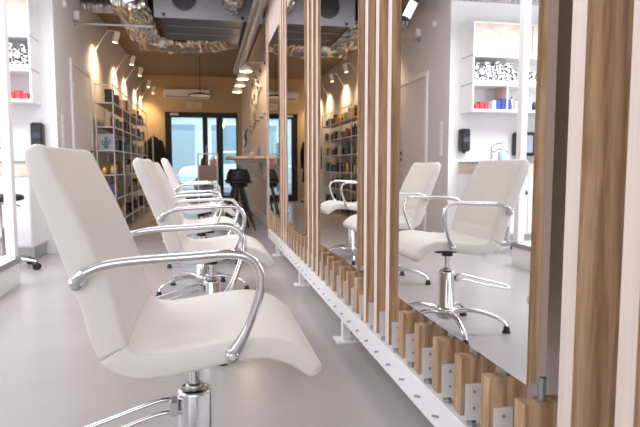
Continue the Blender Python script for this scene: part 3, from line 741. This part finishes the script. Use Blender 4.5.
# coat rack with coats
cr = thing('coat_stand', 'white wheeled coat stand by the front wall holding black coats', 'coat stand', (-1.12, 12.75, 0))
m = MB().cyl((0, -.3, .07), (0, -.3, 1.55), .012).cyl((0, .3, .07), (0, .3, 1.55), .012).cyl((0, -.32, 1.55), (0, .32, 1.55), .012)
m.tube([(-.17, -.3, .07), (.17, -.3, .07)], .012).tube([(-.17, .3, .07), (.17, .3, .07)], .012).build('frame', M['white'], cr)
cw = MB()
for y in (-.3, .3):
    for x in (-.16, .16): cw.cyl((x, y-.012, .03), (x, y+.012, .03), .03, 12)
cw.build('caster', M['black'], cr)
def coat(y, w_, z0, lab):
    c = thing('black_coat', lab, 'coat', (-1.12, 12.75+y, 0), 0, 'coats on the white stand')
    rings = []
    for k, (z, a, b) in enumerate([(1.53, .02, .02), (1.50, .07, .035), (1.42, .16, .05), (1.3, .20, .065), (1.05, .19, .07), (.8, .21, .08), (z0, .23, .085)]):
        rings.append([Vector((a*w_*math.cos(q)*(1+.06*math.sin(5*q+k)), b*math.sin(q)*(1+.15*math.sin(7*q+k)), z)) for q in [2*math.pi*j/28 for j in range(28)]])
    loft(rings, True, True).build('body', M['blackcloth'], c)
    for s_ in (-1, 1): MB().tube(crom([(s_*.15*w_, 0, 1.43), (s_*.21*w_, 0, 1.25), (s_*.22*w_, .01, 1.0), (s_*.21*w_, .02, .82)], 4), [.045]*4+[.05]*4+[.045]*5, 12).build('sleeve', M['blackcloth'], c)
    MB().tube([(0, 0, 1.53), (0, 0, 1.57), (.02, 0, 1.585)], .003, 6).build('hanger_hook', M['steel'], c)
coat(-.17, .8, .55, 'black coat nearest the camera on the white stand'); coat(.02, .72, .62, 'black coat hanging in the middle of the stand'); coat(.2, .8, .5, 'black coat hanging nearest the street door wall')

# trolley
tr2 = thing('display_trolley', 'tall slim white trolley with taupe panel in front of the street door', 'trolley', (.02, 10.0, 0))
for x in (-.165, .165):
    for y in (-.12, .12): MB().box(x-.011, x+.011, y-.011, y+.011, .05, 1.10).build('post', M['white'], tr2); MB().cyl((x, y-.01, .025), (x, y+.01, .025), .025, 12).build('caster', M['black'], tr2)
MB().box(-.154, .154, -.118, -.108, .62, .89).build('panel', M['taupe'], tr2)
for z in (.22, .50, .87): MB().box(-.154, .154, -.105, .105, z-.015, z).build('shelf', M['taupe'], tr2)
MB().box(-.154, .154, -.128, -.112, 1.085, 1.10).box(-.154, .154, .112, .128, 1.085, 1.10).build('top_rail', M['white'], tr2)
for i, (x, m_, cn) in enumerate(((-.09, dk['dark brown'], 'dark brown'), (-.02, dk['amber'], 'amber'), (.06, dk['cream'], 'cream'), (.115, M['pink'], 'pink'))):
    tag(bottle_m(.15+.03*(i % 2), .03).build('bottle', m_, None, (.02+x, 9.95, .872)), '%s bottle standing on top of the white trolley' % cn, 'bottle')

# wall ledge on the right with things on it
lg_ = thing('wall_ledge', 'oak ledge table on white brackets fixed to the right wall', 'ledge', (XR, 7.3, .975))
MB().box(-.56, 0, 0, 1.9, 0, .035).build('top', M['oakx'], lg_, bevel=.002)
for y in (1.0, 1.75):
    b = MB().box(-.42, 0, y-.02, y+.02, -.045, 0).box(-.035, 0, y-.02, y+.02, -.30, -.045)
    b.tube([(-.40, y, -.03), (-.02, y, -.27)], .02, 4); b.build('bracket', M['white'], lg_)
tag(MB().box(-.002, .002, -.055, .055, 0, .11).build('card_sign', M['oakx'], None, (.66, 7.7, 1.011)), 'small brown card standing on the oak ledge', 'card').rotation_euler = (0, R(14), R(60))
jr = thing('white_jar', 'little cream jar on the oak ledge in front of the card', 'jar', (.60, 7.5, 1.011))
MB().lathe([(0, 0), (.026, 0), (.03, .01), (.03, .035), (.024, .04), (0, .04)], n=18).build('body', dk['cream'], jr)
MB().cyl((0, 0, .04), (0, 0, .052), .022, 16).build('lid', M['white'], jr)
tag(bottle_m(.14, .02).build('bottle', dk['grey'], None, (.70, 7.62, 1.011)), 'slim grey bottle on the oak ledge near the wall', 'bottle')

# bar stools
def barstool(x, y, rz, lab):
    t = thing('bar_stool', lab, 'stool', (x, y, 0), rz, 'black bar stools at the ledge')
    MB().lathe([(0, .64), (.15, .64), (.185, .65), (.19, .665), (.17, .675), (.1, .668), (0, .664)], n=28).build('seat', M['black'], t)
    rg = []
    for k, (z, off) in enumerate(((.655, .15), (.72, .175), (.79, .19), (.835, .20))):
        ring_ = []
        hw = (.14, .135, .11, .08)[k]
        for s_ in (1, -1):
            ys = [(-1+2*j/8) for j in range(9)]
            if s_ < 0: ys = ys[::-1]
            for u in ys: ring_.append(Vector((hw*u, -off-(.0 if s_ > 0 else .014)+.07*u*u, z)))
        rg.append(ring_)
    loft(rg, True, True).build('backrest', M['black'], t)
    MB().lathe([(0, .585), (.09, .585), (.12, .60), (.12, .64), (0, .64)], n=20).build('swivel', M['black'], t)
    for k in range(4):
        a = R(45+90*k); q = lambda r, z: (r*math.cos(a), r*math.sin(a), z)
        MB().tube([q(.06, .60), q(.25, 0.0)], [.02, .012], 8).build('leg', M['black'], t)
    MB().tube([(.187*math.cos(R(a)), .187*math.sin(R(a)), .20) for a in range(0, 361, 12)], .008, 8, caps=False).build('foot_ring', M['black'], t)
barstool(.43, 7.72, R(10), 'black bar stool nearest the camera under the oak ledge')
barstool(.45, 8.55, R(-15), 'black bar stool farther along under the oak ledge')

# wall hooks, small pictures, wire branch ornament
for i, y in enumerate((7.95, 8.6, 9.25, 9.9, 10.6)):
    z_ = 1.62
    tag(MB().cyl((0, 0, 0), (-.012, 0, 0), .014, 12).tube([(-.01, 0, 0), (-.045, 0, -.004), (-.05, 0, .012)], .006, 8).build('wall_hook', M['black'], None, (XR, y, z_)), 'black hook on the right wall above the ledge, %s from the camera' % ords[i], 'hook', 'row of wall hooks')
br = thing('branch_ornament', 'silver wire branch ornament with leaves on the right wall', 'ornament', (XR, 9.15, 1.86))
bm_ = MB(); lf_ = MB()
rr = random.Random(3)
bm_.tube(crom([(-.02, .9, -.32), (-.03, .4, -.12), (-.03, 0, .05), (-.02, -.5, .22)], 4), .012, 6)
for k in range(11):
    t_ = k/10; p = Vector((-.03, .85-1.3*t_, -.3+.5*t_)); d = Vector((-.05, rr.uniform(-.25, .25), rr.choice((-1, 1))*rr.uniform(.1, .22)))
    bm_.tube([p, p+d], .006, 5)
    e = p+d; lf_ = MB(); lf_.add([e, e+Vector((-.01, .06, .03)), e+Vector((-.02, .02, .1)), e+Vector((0, -.05, .04)), e+Vector((.008, .005, .045))], [(0, 1, 4), (1, 2, 4), (2, 3, 4), (3, 0, 4)]); lf_.build('leaf', M['steel'], br)
bm_.build('stem', M['steel'], br)
for i, (y, z_) in enumerate(((9.3, 2.22), (9.3, 2.06), (10.1, 2.1))):
    p = thing('framed_picture', 'tiny dark framed picture on the right wall, %s' % ['top one of three', 'lower one beneath the top picture', 'farthest one near the shade lamps'][i], 'picture', (XR, y, z_), 0, 'tiny pictures on the right wall')
    MB().box(-.015, 0, -.07, .07, -.05, .05).build('frame', M['black'], p); MB().box(-.017, -.0155, -.05, .05, -.032, .032).build('print', dk['amber'], p)
tag(MB().tube(crom([(0, 0, 0), (-.04, .0, -.12), (-.02, .05, -.25), (-.05, -.04, -.36)], 5), [.012]*5+[.02]*5+[.012]*6, 8).build('hanging_bag', dk['dark brown'], None, (XR-.05, 11.3, 1.62)), 'small dark pouch hanging on the right wall past the hooks', 'bag')
